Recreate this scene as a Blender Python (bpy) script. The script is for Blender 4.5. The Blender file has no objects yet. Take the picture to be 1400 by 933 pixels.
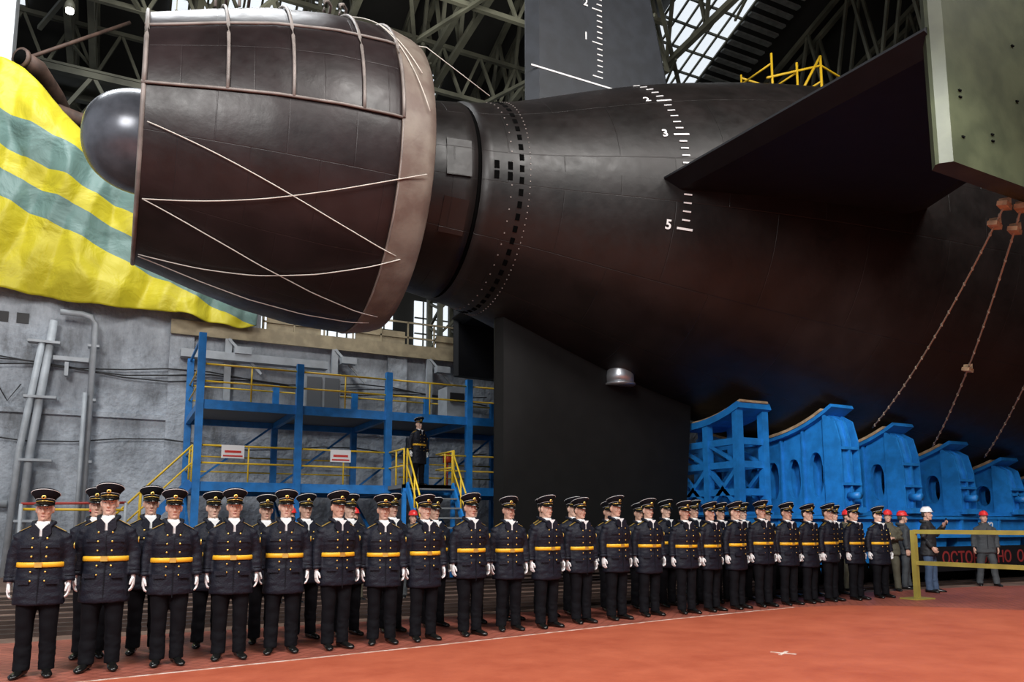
import bpy, math, random
from mathutils import Vector, noise, Matrix
random.seed(7)
S=bpy.context.scene
COL=S.collection
try: S.view_settings.view_transform='Standard'
except Exception: pass
pi=math.pi

# ---------------------------------------------------------------- materials
def mat(name,col,rough=.6,metal=0,var=0,vscale=3,bump=0,bscale=20,col2=None,emit=None,estr=1,spec=.5):
    m=bpy.data.materials.new(name); m.use_nodes=True
    nt=m.node_tree; b=nt.nodes['Principled BSDF']
    b.inputs['Base Color'].default_value=(*col,1)
    b.inputs['Roughness'].default_value=rough
    b.inputs['Metallic'].default_value=metal
    b.inputs['Specular IOR Level'].default_value=spec
    tc=nt.nodes.new('ShaderNodeTexCoord')
    if var or col2:
        n=nt.nodes.new('ShaderNodeTexNoise'); n.inputs['Scale'].default_value=vscale; n.inputs['Detail'].default_value=6
        nt.links.new(tc.outputs['Object'],n.inputs['Vector'])
        r=nt.nodes.new('ShaderNodeValToRGB')
        c2=col2 if col2 else tuple(max(0,c*(1-var)) for c in col)
        r.color_ramp.elements[0].color=(*c2,1); r.color_ramp.elements[0].position=.38
        r.color_ramp.elements[1].color=(*col,1); r.color_ramp.elements[1].position=.62
        nt.links.new(n.outputs['Fac'],r.inputs['Fac']); nt.links.new(r.outputs['Color'],b.inputs['Base Color'])
    if bump:
        n=nt.nodes.new('ShaderNodeTexNoise'); n.inputs['Scale'].default_value=bscale; n.inputs['Detail'].default_value=4
        nt.links.new(tc.outputs['Object'],n.inputs['Vector'])
        bp=nt.nodes.new('ShaderNodeBump'); bp.inputs['Strength'].default_value=bump; bp.inputs['Distance'].default_value=.02
        nt.links.new(n.outputs['Fac'],bp.inputs['Height']); nt.links.new(bp.outputs['Normal'],b.inputs['Normal'])
    if emit:
        b.inputs['Emission Color'].default_value=(*emit,1); b.inputs['Emission Strength'].default_value=estr
    return m

# ---------------------------------------------------------------- mesh builder
class MB:
    def __init__(s): s.v=[];s.f=[];s.m=[];s.s=[]
    def add(s,vs,fs,m=0,smooth=False):
        o=len(s.v); s.v+= [tuple(v) for v in vs]
        for f in fs: s.f.append(tuple(i+o for i in f)); s.m.append(m); s.s.append(smooth)
    def box(s,c,d,m=0,rz=0,rx=0):
        hx,hy,hz=d[0]/2,d[1]/2,d[2]/2
        R=Matrix.Rotation(rz,3,'Z')@Matrix.Rotation(rx,3,'X')
        vs=[Vector(c)+R@Vector((x,y,z)) for x in(-hx,hx) for y in(-hy,hy) for z in(-hz,hz)]
        s.add(vs,[(0,1,3,2),(4,6,7,5),(0,4,5,1),(2,3,7,6),(0,2,6,4),(1,5,7,3)],m)
    def bx(s,x0,x1,y0,y1,z0,z1,m=0): s.box(((x0+x1)/2,(y0+y1)/2,(z0+z1)/2),(abs(x1-x0),abs(y1-y0),abs(z1-z0)),m)
    def loft(s,rings,m=0,smooth=True,cap=True):
        n=len(rings[0]); vs=[p for r in rings for p in r]; fs=[]
        for i in range(len(rings)-1):
            for j in range(n):
                k=(j+1)%n; fs.append((i*n+j,i*n+k,(i+1)*n+k,(i+1)*n+j))
        if cap:
            fs.append(tuple(range(n))[::-1]); fs.append(tuple((len(rings)-1)*n+j for j in range(n)))
        s.add(vs,fs,m,smooth)
    def tube(s,pts,rad,m=0,n=8,smooth=True,ref=None,flat=1.0):
        pts=[Vector(p) for p in pts]
        if not isinstance(rad,(list,tuple)): rad=[rad]*len(pts)
        rings=[]
        for i,p in enumerate(pts):
            t=(pts[min(i+1,len(pts)-1)]-pts[max(i-1,0)]).normalized()
            r=Vector(ref) if ref else (Vector((0,0,1)) if abs(t.z)<.9 else Vector((0,1,0)))
            a=t.cross(r).normalized(); b=a.cross(t).normalized()
            rings.append([p+a*math.cos(2*pi*k/n)*rad[i]+b*math.sin(2*pi*k/n)*rad[i]*flat for k in range(n)])
        s.loft(rings,m,smooth)
    def beam(s,p,q,w,h=None,m=0):
        h=h or w; p=Vector(p);q=Vector(q); t=(q-p).normalized()
        r=Vector((0,0,1)) if abs(t.z)<.95 else Vector((0,1,0))
        a=t.cross(r).normalized()*w/2; b=a.cross(t).normalized()*h/2
        s.loft([[e-a-b,e+a-b,e+a+b,e-a+b] for e in(p,q)],m,False)
    def ell(s,c,r,m=0,n=12,k=8):
        c=Vector(c); rings=[]
        for i in range(k+1):
            t=pi*(i/k); t=min(max(t,.03),pi-.03)
            rings.append([c+Vector((r[0]*math.sin(t)*math.cos(2*pi*j/n),r[1]*math.sin(t)*math.sin(2*pi*j/n),-r[2]*math.cos(t))) for j in range(n)])
        s.loft(rings,m,True)
    def prism(s,poly,axis,a0,a1,m=0):
        def P(u,v,a): return {'x':(a,u,v),'y':(u,a,v),'z':(u,v,a)}[axis]
        n=len(poly); vs=[P(u,v,a0) for u,v in poly]+[P(u,v,a1) for u,v in poly]
        fs=[tuple(range(n))[::-1],tuple(range(n,2*n))]+[(i,(i+1)%n,n+(i+1)%n,n+i) for i in range(n)]
        s.add(vs,fs,m)
    def mesh(s,name,mats):
        me=bpy.data.meshes.new(name); me.from_pydata(s.v,[],s.f)
        for mt in mats: me.materials.append(mt)
        me.polygons.foreach_set('material_index',s.m); me.polygons.foreach_set('use_smooth',s.s)
        me.update(); 
        import bmesh
        b=bmesh.new(); b.from_mesh(me); bmesh.ops.recalc_face_normals(b,faces=b.faces); b.to_mesh(me); b.free()
        return me
    def obj(s,name,mats,parent=None,loc=(0,0,0)):
        if not isinstance(mats,(list,tuple)): mats=[mats]
        o=bpy.data.objects.new(name,s.mesh(name,mats)); COL.objects.link(o); o.location=loc
        if parent: o.parent=parent
        return o
def empty(name,loc=(0,0,0)):
    e=bpy.data.objects.new(name,None); COL.objects.link(e); e.location=loc; return e
def remesh(mb,vox,it=3,disp=None):
    me=bpy.data.meshes.new('t'); me.from_pydata(mb.v,[],mb.f)
    import bmesh
    b=bmesh.new(); b.from_mesh(me); bmesh.ops.recalc_face_normals(b,faces=b.faces); b.to_mesh(me); b.free()
    o=bpy.data.objects.new('t',me); COL.objects.link(o)
    r=o.modifiers.new('r','REMESH'); r.mode='VOXEL'; r.voxel_size=vox
    q=o.modifiers.new('s','SMOOTH'); q.factor=.5; q.iterations=it
    dg=bpy.context.evaluated_depsgraph_get(); dg.update()
    ev=o.evaluated_get(dg); m=ev.to_mesh()
    vs=[]
    for v in m.vertices:
        p=v.co.copy()
        if disp: p=p+v.normal*disp(p)
        vs.append(p)
    fs=[tuple(p.vertices) for p in m.polygons]
    ev.to_mesh_clear(); bpy.data.objects.remove(o); bpy.data.meshes.remove(me)
    return vs,fs
def interp(tab,x):
    if x<=tab[0][0]: return tab[0][1]
    for (a,b),(c,d) in zip(tab,tab[1:]):
        if x<=c: return b+(d-b)*(x-a)/(c-a)
    return tab[-1][1]
def sm(tab,x):
    return sum(interp(tab,x+d) for d in(-.6,-.3,0,.3,.6))/5

# ---------------------------------------------------------------- submarine
AY,AZ=15.3,8.5
HP=[(3.0,1.7),(5,1.95),(6.0,2.1),(7.0,2.32),(7.7,2.55),(9.3,3.15),(11,3.7),(13.4,4.3),(15.6,4.72),(17.8,4.98),(20,5.3),(22,5.6),(26,6.0),(32,6.3),(80,6.4)]
HR=lambda x: sm(HP,x)
def hull_mat(name,c1,c2,rough,lx=2.2,lz=1.6,seam=.5):
    m=bpy.data.materials.new(name); m.use_nodes=True; nt=m.node_tree; N=nt.nodes; L=nt.links; b=N['Principled BSDF']
    tc=N.new('ShaderNodeTexCoord'); sp=N.new('ShaderNodeSeparateXYZ'); L.new(tc.outputs['Object'],sp.inputs[0])
    at=N.new('ShaderNodeMath'); at.operation='ARCTAN2'; L.new(sp.outputs['Z'],at.inputs[0]); L.new(sp.outputs['Y'],at.inputs[1])
    mu=N.new('ShaderNodeMath'); mu.operation='MULTIPLY'; mu.inputs[1].default_value=3.2; L.new(at.outputs[0],mu.inputs[0])
    cb=N.new('ShaderNodeCombineXYZ'); L.new(sp.outputs['X'],cb.inputs[0]); L.new(mu.outputs[0],cb.inputs[1])
    br=N.new('ShaderNodeTexBrick'); L.new(cb.outputs[0],br.inputs['Vector']); br.inputs['Scale'].default_value=1
    br.inputs['Brick Width'].default_value=lx; br.inputs['Row Height'].default_value=lz; br.inputs['Mortar Size'].default_value=.012; br.inputs['Mortar Smooth'].default_value=.6
    br.inputs['Color1'].default_value=(1,1,1,1);br.inputs['Color2'].default_value=(.9,.9,.9,1);br.inputs['Mortar'].default_value=(0,0,0,1)
    n=N.new('ShaderNodeTexNoise'); n.inputs['Scale'].default_value=1.3; n.inputs['Detail'].default_value=8; L.new(tc.outputs['Object'],n.inputs['Vector'])
    r=N.new('ShaderNodeValToRGB'); r.color_ramp.elements[0].color=(*c1,1); r.color_ramp.elements[1].color=(*c2,1)
    r.color_ramp.elements[0].position=.35; r.color_ramp.elements[1].position=.7
    L.new(n.outputs['Fac'],r.inputs[0]); L.new(r.outputs[0],b.inputs['Base Color'])
    n2=N.new('ShaderNodeTexNoise'); n2.inputs['Scale'].default_value=2.0; n2.inputs['Detail'].default_value=5; L.new(tc.outputs['Object'],n2.inputs['Vector'])
    b1=N.new('ShaderNodeBump'); b1.inputs['Strength'].default_value=seam; b1.inputs['Distance'].default_value=.01; L.new(br.outputs['Color'],b1.inputs['Height'])
    b2=N.new('ShaderNodeBump'); b2.inputs['Strength'].default_value=.45; b2.inputs['Distance'].default_value=.03; L.new(n2.outputs['Fac'],b2.inputs['Height']); L.new(b1.outputs[0],b2.inputs['Normal'])
    L.new(b2.outputs[0],b.inputs['Normal'])
    n3=N.new('ShaderNodeTexNoise'); n3.inputs['Scale'].default_value=5; n3.inputs['Detail'].default_value=5; L.new(tc.outputs['Object'],n3.inputs['Vector'])
    mr=N.new('ShaderNodeMapRange'); mr.inputs['To Min'].default_value=rough-.1; mr.inputs['To Max'].default_value=rough+.15; L.new(n3.outputs['Fac'],mr.inputs[0]); L.new(mr.outputs[0],b.inputs['Roughness'])
    b.inputs['Specular IOR Level'].default_value=.4
    return m
M_hull=hull_mat('hull_rubber_coating',(.007,.0055,.0052),(.014,.0105,.010),.40)
M_duct=hull_mat('duct_coating',(.013,.0085,.009),(.026,.017,.018),.36,1.1,1.5,.35)
M_band=mat('duct_lip_primer',(.24,.20,.165),.5,0,col2=(.16,.115,.095),vscale=2,bump=.2)
M_hub=mat('hub_paint',(.13,.14,.165),.26,.3,var=.3)
M_fin=mat('fin_black',(.006,.0065,.009),.6,0,var=.3,bump=.2,bscale=3,spec=.3)
M_finl=mat('rudder_black',(.004,.0038,.0038),.65,0,var=.3,bump=.3,bscale=2,spec=.25)
M_finu=mat('rudder_grey',(.020,.024,.032),.5,0,var=.3,bump=.2,bscale=3)
M_olive=mat('olive_panel',(.036,.041,.020),.55,0,col2=(.022,.026,.012),vscale=2,bump=.2,bscale=4,spec=.35)
M_frame=mat('frame_steel',(.30,.26,.24),.5,0,var=.4)
M_rope=mat('rope',(.66,.62,.56),.9)
M_rope2=mat('hemp_rope',(.33,.27,.20),.9)
M_white=mat('white_paint',(.85,.85,.85),.6)
M_blackgap=mat('gap_black',(.0015,.0015,.0015),.95,spec=.05)
M_wood=mat('wood_block',(.48,.34,.20),.8,0,var=.4,vscale=6)
M_metal=mat('galvanised_metal',(.5,.52,.55),.35,.8)
sub=empty('submarine',(0,AY,AZ))
def rev(mb,prof,m=0,n=96,cap=True):
    mb.loft([[(x,-R*math.cos(2*pi*k/n),R*math.sin(2*pi*k/n)) for k in range(n)] for x,R in prof],m,True,cap)
mb=MB()
xs=[3.0+.25*i for i in range(12)]
prof=[(x,HR(x)) for x in xs]+[(5.98,HR(5.98)),(6.0,HR(6)-.08),(6.07,HR(6.07)-.08),(6.09,HR(6.09)+.02)]
x=6.3
while x<80:
    prof.append((x,HR(x))); x+= .35 if x<26 else 3
rev(mb,prof,0,128)
hull=mb.obj('hull',M_hull,sub)
mb=MB(); rev(mb,[(5.985,HR(6)-.03),(6.085,HR(6)-.03)],0,96); mb.obj('hull_gap',M_blackgap,sub)
DP=[(0,2.22),(.5,2.38),(1.1,2.58),(2.0,2.84),(3.0,3.02),(3.9,3.08),(4.35,3.05)]
DR=lambda x: interp(DP,x)+.0
mb=MB()
outer=[]
for i in range(30):
    x=4.1*i/29; outer.append((x,DR(x)))
inner=[(3.9,2.6),(2.5,2.35),(1.2,2.2),(0.0,2.13)]
n=128
mb.loft([[(x,-R*math.cos(2*pi*k/n),R*math.sin(2*pi*k/n)) for k in range(n)] for x,R in outer+[(4.12,3.05),(4.08,2.9)]+inner+[(0,2.22)]],0,True,False)
duct=mb.obj('pump_jet_duct',M_duct,sub)
mb=MB()
mb.loft([[(x,-R*math.cos(2*pi*k/n),R*math.sin(2*pi*k/n)) for k in range(n)] for x,R in [(4.08,3.095),(4.2,3.09),(4.6,3.01),(4.76,2.95),(4.8,2.86),(4.7,2.78),(4.05,2.72),(4.08,3.095)]],0,True,False)
mb.obj('duct_lip',M_band,sub)
mb=MB()
for k in range(11):
    a=2*pi*k/11
    pts=[]
    for x,R0,R1 in((.8,.9,2.2),(2.2,1.3,2.32)):
        d=a+(x-.8)*.25
        pts.append([(x,-r*math.cos(d),r*math.sin(d)) for r in(R0,R1)])
    vs=pts[0]+pts[1]; 
    off=Vector((0,math.sin(a)*.05,math.cos(a)*.05))
    mb.loft([[vs[0],vs[1],vs[3],vs[2]],[Vector(v)+off for v in(vs[0],vs[1],vs[3],vs[2])]],0,False)
for k in range(9):
    a=2*pi*k/9+.2; 
    q=[(3.2,-1.6*math.cos(a),1.6*math.sin(a)),(3.2,-2.6*math.cos(a),2.6*math.sin(a)),(3.9,-2.6*math.cos(a+.1),2.6*math.sin(a+.1)),(3.9,-1.6*math.cos(a+.1),1.6*math.sin(a+.1))]
    off=Vector((0,math.sin(a)*.05,math.cos(a)*.05))
    mb.loft([q,[Vector(v)+off for v in q]],0,False)
mb.obj('stator_blades',M_hub,sub)
mb=MB()
hp=[]
for i in range(16):
    t=i/15*pi/2; hp.append((-.95+1.05*(1-math.cos(t)),max(.02,.95*math.sin(t)**.85)))
rev(mb,hp+[(.6,1.0),(1.8,1.25),(3.2,1.7)],0,64); mb.obj('hub_cone',M_hub,sub)
def dp(x,deg,off=.03):
    R=DR(x)+off; a=math.radians(deg); return (x,-R*math.cos(a),R*math.sin(a))
mb=MB()
for deg in(0,32):
    mb.tube([dp(-.02+4.1*i/24,deg,.03) for i in range(25)],.026,0,8)
for x in(.02,1.24,2.25,3.4,4.1):
    mb.tube([dp(x,d,.04) for d in range(0,181,5)],.03,0,8)
mb.tube([dp(.02,d,.0) for d in range(-180,181,5)],.04,0,8)
mb.tube([dp(4.1,d,.02) for d in range(-180,1,5)],.016,0,8)
for x in(1.1,1.5,3.0,3.3):
    mb.tube([dp(x,60,.03),dp(x,62,.22),dp(x+.1,65,.26),dp(x+.2,68,.22),dp(x+.2,70,.03)],.03,0,8)
mb.obj('duct_clamping_frame',M_frame,sub)
mb=MB()
for (x0,d0,x1,d1) in((.1,-16,4.3,-45),(.1,-47,4.6,-16.5),(.1,-47,4.4,-75),(.1,-80,4.4,-46),(.1,-82,4.3,-80),(.6,95,3.2,75),(3.0,86,4.5,20),(3.2,86,4.6,5)):
    pts=[]
    for i in range(25):
        t=i/24; x=x0+(x1-x0)*t; d=d0+(d1-d0)*t
        p=Vector(dp(min(x,4.1),d,.05)); p.x=x
        if x>4.1: 
            k=(3.08-(x-4.1)*.1+.04)/3.12; p.y*=k;p.z*=k
        pts.append(p)
    mb.tube(pts,.010,0,6)
mb.tube([dp(3.1,86,.06),(5.2,-1.2,2.75),(6.6,-1.3,2.0)],.010,0,6)
mb.obj('duct_ropes',M_rope,sub)
mb=MB()
def hp_(x,deg,off=0):
    R=HR(x)+off;a=math.radians(deg); return Vector((x,-R*math.cos(a),R*math.sin(a)))
def tile(mb,x,deg,w,h,off=.004,m=0,th=.012):
    a=math.radians(deg); c=hp_(x,deg,off); sl=(HR(x+.1)-HR(x-.1))/.2
    tx=Vector((1,-sl*math.cos(a),sl*math.sin(a))).normalized(); tt=Vector((0,math.sin(a),math.cos(a))); nn=tx.cross(tt).normalized()
    vs=[c+tx*sx*w/2+tt*sy*h/2+nn*sz*th/2 for sz in(-1,1) for sx,sy in((-1,-1),(1,-1),(1,1),(-1,1))]
    mb.add(vs,[(0,1,2,3),(7,6,5,4),(0,4,5,1),(1,5,6,2),(2,6,7,3),(3,7,4,0)],m)
for k in range(60): tile(mb,6.85,k*6,.09,.13,.005)
for d in(0,-5.5): 
    for x in(6.35,6.62): tile(mb,x,d+1,.10,.16,.006)
mb.obj('flood_slots',M_blackgap,sub)
mb=MB()
for k in range(120): 
    if k%2: tile(mb,6.66,k*3,.025,.025,.004)
    tile(mb,7.02,k*3,.02,.02,.004)
mb.obj('hull_rivets',M_frame,sub)
mb=MB()
tile(mb,5.6,2,.5,.75,.004,0,.02); tile(mb,5.6,-30,.5,.7,.004,0,.02)
mb.obj('access_panels',M_hull,sub)
mb=MB()
for i in range(30):
    z=-1.0+i*.17
    if abs(z)>HR(10): continue
    d=math.degrees(math.asin(z/HR(10)))
    if d>64: continue
    big=(i%6==0)
    tile(mb,10.12,d,.34 if big else .17,.03 if not big else .045,.016)
mb.obj('draft_scale',M_white,sub)
def txt(body,size,name,parent,loc,rotm,m):
    c=bpy.data.curves.new('t','FONT'); c.body=body; c.size=size; c.extrude=.004; c.offset=.006; c.align_x='CENTER'; c.align_y='CENTER'
    o=bpy.data.objects.new('t',c); COL.objects.link(o)
    dg=bpy.context.evaluated_depsgraph_get(); me=bpy.data.meshes.new_from_object(o.evaluated_get(dg)); bpy.data.objects.remove(o)
    me.materials.clear(); me.materials.append(m)
    t=bpy.data.objects.new(name,me); COL.objects.link(t); t.parent=parent; t.matrix_local=Matrix.Translation(loc)@rotm.to_4x4(); return t
def hullrot(x,deg):
    a=math.radians(deg); sl=(HR(x+.1)-HR(x-.1))/.2
    tx=Vector((1,-sl*math.cos(a),sl*math.sin(a))).normalized(); tt=Vector((0,math.sin(a),math.cos(a))); nn=tx.cross(tt).normalized()
    return Matrix((tx,tt,nn)).transposed()
for b,z in(('5',-.95),('3',1.05),('2',2.1)):
    d=math.degrees(math.asin(z/HR(9.8))); txt(b,.27,'draft_number_'+b,sub,hp_(9.78,d,.016),hullrot(9.78,d),M_white)
def foil(mb,poly,axis,th,m=0,edge=.25):
    cx=sum(p[0] for p in poly)/len(poly)
    def P(u,v,a): return {'y':(u,a,v),'z':(u,v,a)}[axis]
    inn=[(p[0]+(edge if p[0]<cx else -edge),p[1]) for p in poly]
    n=len(poly)
    vs=[P(*inn[i],-th/2) for i in range(n)]+[P(*poly[i],-.02) for i in range(n)]+[P(*poly[i],.02) for i in range(n)]+[P(*inn[i],th/2) for i in range(n)]
    fs=[tuple(range(n))[::-1],tuple(range(3*n,4*n))]
    for l in range(3):
        for i in range(n): k=(i+1)%n; fs.append((l*n+i,l*n+k,(l+1)*n+k,(l+1)*n+i))
    mb.add(vs,fs,m)
mb=MB(); foil(mb,[(8.15,2.3),(12.6,3.6),(11.4,9.2),(8.15,9.2)],'y',.5); mb.obj('upper_rudder',M_finu,sub)
mb=MB(); mb.bx(8.18,11.9,-.262,-.25,3.74,3.78)
for i in range(34):
    z=3.95+i*.15; big=i%6==0; mb.bx(10.05-(.14 if big else 0),10.2,-.264,-.25,z,z+.03)
o=mb.obj('rudder_marks',M_white,sub)
RX=Matrix.Rotation(pi/2,3,'X')
for b,z in(('1',4.95),('2',5.85),('3',6.75)): txt(b,.27,'rudder_number_'+b,sub,(9.72,-.262,z),RX,M_white)
mb=MB(); foil(mb,[(7.36,-7.5),(12.5,-7.5),(12.85,-3.6),(7.36,-2.1)],'y',.5,0,.1)
mb.obj('lower_rudder',M_finl,sub)
for sgn,nm in((-1,'starboard'),(1,'port')):
    mb=MB()
    poly=[(9.62,sgn*3.0),(9.95,sgn*8.8),(14.2,sgn*8.8),(16.0,sgn*4.3)]
    inn=[(9.95,sgn*3.0),(10.3,sgn*8.8),(13.7,sgn*8.8),(15.4,sgn*4.3)]
    vs=[(x,y,-.22) for x,y in inn]+[(x,y,-.02) for x,y in poly]+[(x,y,.02) for x,y in poly]+[(x,y,.22) for x,y in inn]
    fs=[(3,2,1,0),(12,13,14,15)]
    for l in range(3):
        for i in range(4): k=(i+1)%4; fs.append((l*4+i,l*4+k,l*4+4+k,l*4+4+i))
    mb.add(vs,fs); mb.obj('stern_plane_'+nm,M_fin,sub)
    mb=MB()
    poly=[(10.03,-2.02),(15.4,-2.12),(15.0,2.3),(10.0,2.3)]
    y0=sgn*8.8
    inn=[(p[0]+(.12 if p[0]<12 else -.3),p[1]) for p in poly]
    vs=[(u,y0-.16,v) for u,v in inn]+[(u,y0-.03,v) for u,v in poly]+[(u,y0+.03,v) for u,v in poly]+[(u,y0+.16,v) for u,v in inn]
    mb.add(vs,fs); mb.obj('end_plate_'+nm,M_olive if sgn<0 else M_fin,sub)
mb=MB()
for x,z in((10.4,-.9),(10.4,-1.0),(11.1,-1.4),(11.1,-1.5),(11.8,-.7),(11.8,.2),(10.5,1.2),(11.3,1.0),(10.4,-1.6)): mb.box((x,-8.97,z),(.06,.02,.02))
mb.obj('end_plate_fittings',M_blackgap,sub)
mb=MB(); 
mb.tube([(10.5,-.35,-3.75),(10.5,-.35,-3.55),(10.5,-.35,-3.0)],[.33,.33,.25],0,24); mb.tube([(10.5,-.35,-3.78),(10.5,-.35,-3.74)],.36,0,24)
mb.obj('drain_fitting',M_metal,sub)

M_yel=mat('yellow_rail_paint',(.80,.50,.02),.45,0,var=.2)
mb=MB(); ox=.75; oz=.0
for x in(15.2,16.2,17.2,18.2,19.2):
    mb.tube([(x+ox,-.3,4.5),(x+ox,-.3,6.3+oz)],.035,0,6)
    mb.tube([(x+ox,.9,4.5),(x+ox,.9,6.3+oz)],.03,0,6)
mb.tube([(15.0+ox,-.3,5.5+oz),(17.2+ox,-.3,6.5+oz),(19.4+ox,-.3,6.1+oz)],.035,0,6); mb.tube([(15.0+ox,-.3,5.3+oz),(19.4+ox,-.3,5.95+oz)],.03,0,6); mb.tube([(15.2+ox,.9,6.2+oz),(19.2+ox,.9,6.3+oz)],.03,0,6)
for i in range(5): mb.tube([(15.2+i+ox,-.3,6+oz),(15.2+i+ox,.9,6+oz)],.03,0,6)
mb.tube([(16.2+ox,-.3,5.2+oz),(17.2+ox,-.3,6.8+oz)],.04,0,6); mb.tube([(17.2+ox,-.3,4.6),(17.2+ox,-.3,6.8+oz)],.04,0,6)
mb.obj('hull_top_railing',M_yel,sub)

# ---------------------------------------------------------------- cradles
M_blue=mat('blue_steel_paint',(.016,.215,.62),.45,0,var=.25,vscale=4,bump=.1)
def cradle(cx):
    mb=MB(); th=.42; y0,y1=12.75,17.85; bw=.42
    zt=lambda y: AZ-math.sqrt(max(.1,(HR(cx)+.14)**2-(y-AY)**2))
    zb=1.76; N=6
    ys=[y0+bw+(y1-y0-2*bw)*i/N for i in range(N+1)]
    for a,b in zip(ys,ys[1:]):
        yc=(a+b)/2; hgt=min(zt(a),zt(b))-.12-zb; zc=zb+hgt*.45; K=28
        ring_o=[];ring_i=[]
        for k in range(K):
            t=2*pi*k/K; dy,dz=math.cos(t),math.sin(t)
            s1=((b-a)/2)/max(abs(dy),1e-6); s2=(zc-zb)/max(-dz,1e-6) if dz<0 else 1e9
            if dz>0:
                s3=1e9
                for q in range(60):
                    ss=.02*q*hgt
                    if zc+dz*ss>zt(yc+dy*ss)-.05: s3=ss;break
                sc=min(s1,s3)
            else: sc=min(s1,s2)
            ring_o.append((yc+dy*sc,zc+dz*sc))
            ex=(b-a)*.29; ez=hgt*.27
            ring_i.append((yc+ex*math.copysign(abs(dy)**.8,dy),zc+ez*math.copysign(abs(dz)**.8,dz)))
        for xf in(cx-th/2,cx+th/2):
            vs=[(xf,*p) for p in ring_o]+[(xf,*p) for p in ring_i]
            mb.add(vs,[(k,(k+1)%K,K+(k+1)%K,K+k) for k in range(K)],0)
        vs=[(cx-th/2,*p) for p in ring_i]+[(cx-th/2+.12,*p) for p in ring_i]
        mb.add(vs,[(k,(k+1)%K,K+(k+1)%K,K+k) for k in range(K)],0,True)
    for y in ys: mb.bx(cx-th/2-.07,cx+th/2+.07,y-.025,y+.025,zb,zt(y)-.03)
    M=18
    for i in range(M):
        a=y0+.1+(y1-y0-.2)*i/M; b=y0+.1+(y1-y0-.2)*(i+1)/M
        mb.beam((cx,a,zt(a)-.06),(cx,b,zt(b)-.06),th+.35,.09,0)
        if 0<i<M-1: mb.beam((cx,a,zt(a)+.02),(cx,b,zt(b)+.02),th+.4,.07,1)
    mb.bx(cx-th/2-.2,cx+th/2+.2,y0,y1,zb-.1,zb)
    for sg in(-1,1):
        ye=y0 if sg<0 else y1; yi=ye-sg*bw; h=zt(yi)
        poly=[(yi,zb),(ye,zb),(ye,zb+.5),(ye-sg*.02,h-.75),(ye-sg*.15,h-.25),(yi,h-.05)]
        mb.prism(poly,'x',cx-th/2+.05,cx+th/2-.05,0)
        for xx in(cx-th/2-.1,cx+th/2+.1,cx):
            mb.prism([(p[0]-sg*(0 if abs(p[0]-yi)<.01 else -.07),p[1]) for p in poly],'x',xx-.025,xx+.025,0)
        mb.bx(cx-th/2-.1,cx+th/2+.1,ye-sg*.1,ye+sg*.07,h-.95,h-.88); mb.bx(cx-th/2-.1,cx+th/2+.1,ye-sg*.1,ye+sg*.1,zb+.6,zb+.66)
        mb.tube([(cx-.05,ye+sg*.02,zb+.35),(cx-.05,ye+sg*.32,zb+.35)],.09,0,12)
        mb.bx(cx-.3,cx+.3,ye-sg*.1,ye+sg*.2,zb-.05,zb+.08)
    mb.obj('keel_cradle',[M_blue,M_wood])
for c in(15.5,17.7,19.9,22.1,24.3,26.5,28.7,30.9): cradle(c)
mb=MB(); cx=13.35; y0,y1=13.7,16.9
ht=lambda y: AZ-math.sqrt((HR(cx+.45)+.14)**2-(y-AY)**2)
for y in(y0,14.75,15.85,y1):
    for x in(cx-.4,cx+.4): mb.bx(x-.09,x+.09,y-.09,y+.09,1.7,ht(y)-.1)
for z in(2.2,2.85,3.4):
    for x in(cx-.4,cx+.4): mb.bx(x-.05,x+.05,y0,y1,z-.08,z+.08)
    for y in(y0,y1): mb.bx(cx-.4,cx+.4,y-.05,y+.05,z-.08,z+.08)
ysl=[y0,14.75,15.85,y1]
for x in(cx-.4,cx+.4):
    for a,b in zip(ysl,ysl[1:]):
        mb.beam((x,a,1.8),(x,b,2.8),.1); mb.beam((x,b,1.8),(x,a,2.8),.1); mb.beam((x,a,2.85),(x,b,3.4),.08)
for i in range(10):
    a=y0-.15+(y1-y0+.3)*i/10;b=y0-.15+(y1-y0+.3)*(i+1)/10
    mb.beam((cx,a,ht(a)-.1),(cx,b,ht(b)-.1),1.05,.16,0); mb.beam((cx,a,ht(a)),(cx,b,ht(b)),.9,.06,1)
mb.bx(cx-.55,cx+.55,y0-.1,y1+.1,1.66,1.74)
mb.obj('keel_support_tower',[M_blue,M_wood])
for y in(13.1,17.5):
    mb=MB(); mb.bx(12.6,60,y-.32,y+.32,1.15,1.58); mb.bx(12.6,60,y-.42,y+.42,1.57,1.64); mb.bx(12.6,60,y-.42,y+.42,1.1,1.17)
    x=13.2
    while x<60:
        mb.bx(x-.04,x+.04,y-.4,y+.4,1.15,1.6)
        mb.prism([(x-.1,1.12),(x+1.1,1.12),(x+.95,.5),(x+.6,.62),(x+.4,.62),(x+.05,.5)],'y',y-.28,y+.28,0)
        for wx in(x+.12,x+.88):
            mb.tube([(wx,y-.34,.34),(wx,y-.2,.34)],.34,1,20); mb.tube([(wx,y+.2,.34),(wx,y+.34,.34)],.34,1,20)
            mb.tube([(wx,y-.4,.34),(wx,y+.4,.34)],.08,0,10)
        x+=1.6
    mb.obj('launch_trolley',[M_blue,M_blackgap])
tn=empty('trolley_number_plate',(20.6,12.66,1.38)); txt('142',.3,'trolley_number',tn,(0,-.005,0),RX,M_white)
mb=MB(); mb.bx(-.4,.4,0,.015,-.17,.17); mb.obj('plate',M_blue,tn)
M_sign=mat('sign_red',(.6,.03,.02),.5); M_signd=mat('sign_red_dark',(.22,.02,.02),.6)
hb=empty('hazard_banner',(19.5,12.3,0))
mb=MB(); mb.bx(-3.5,6,-.02,.02,.3,.9); 
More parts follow.
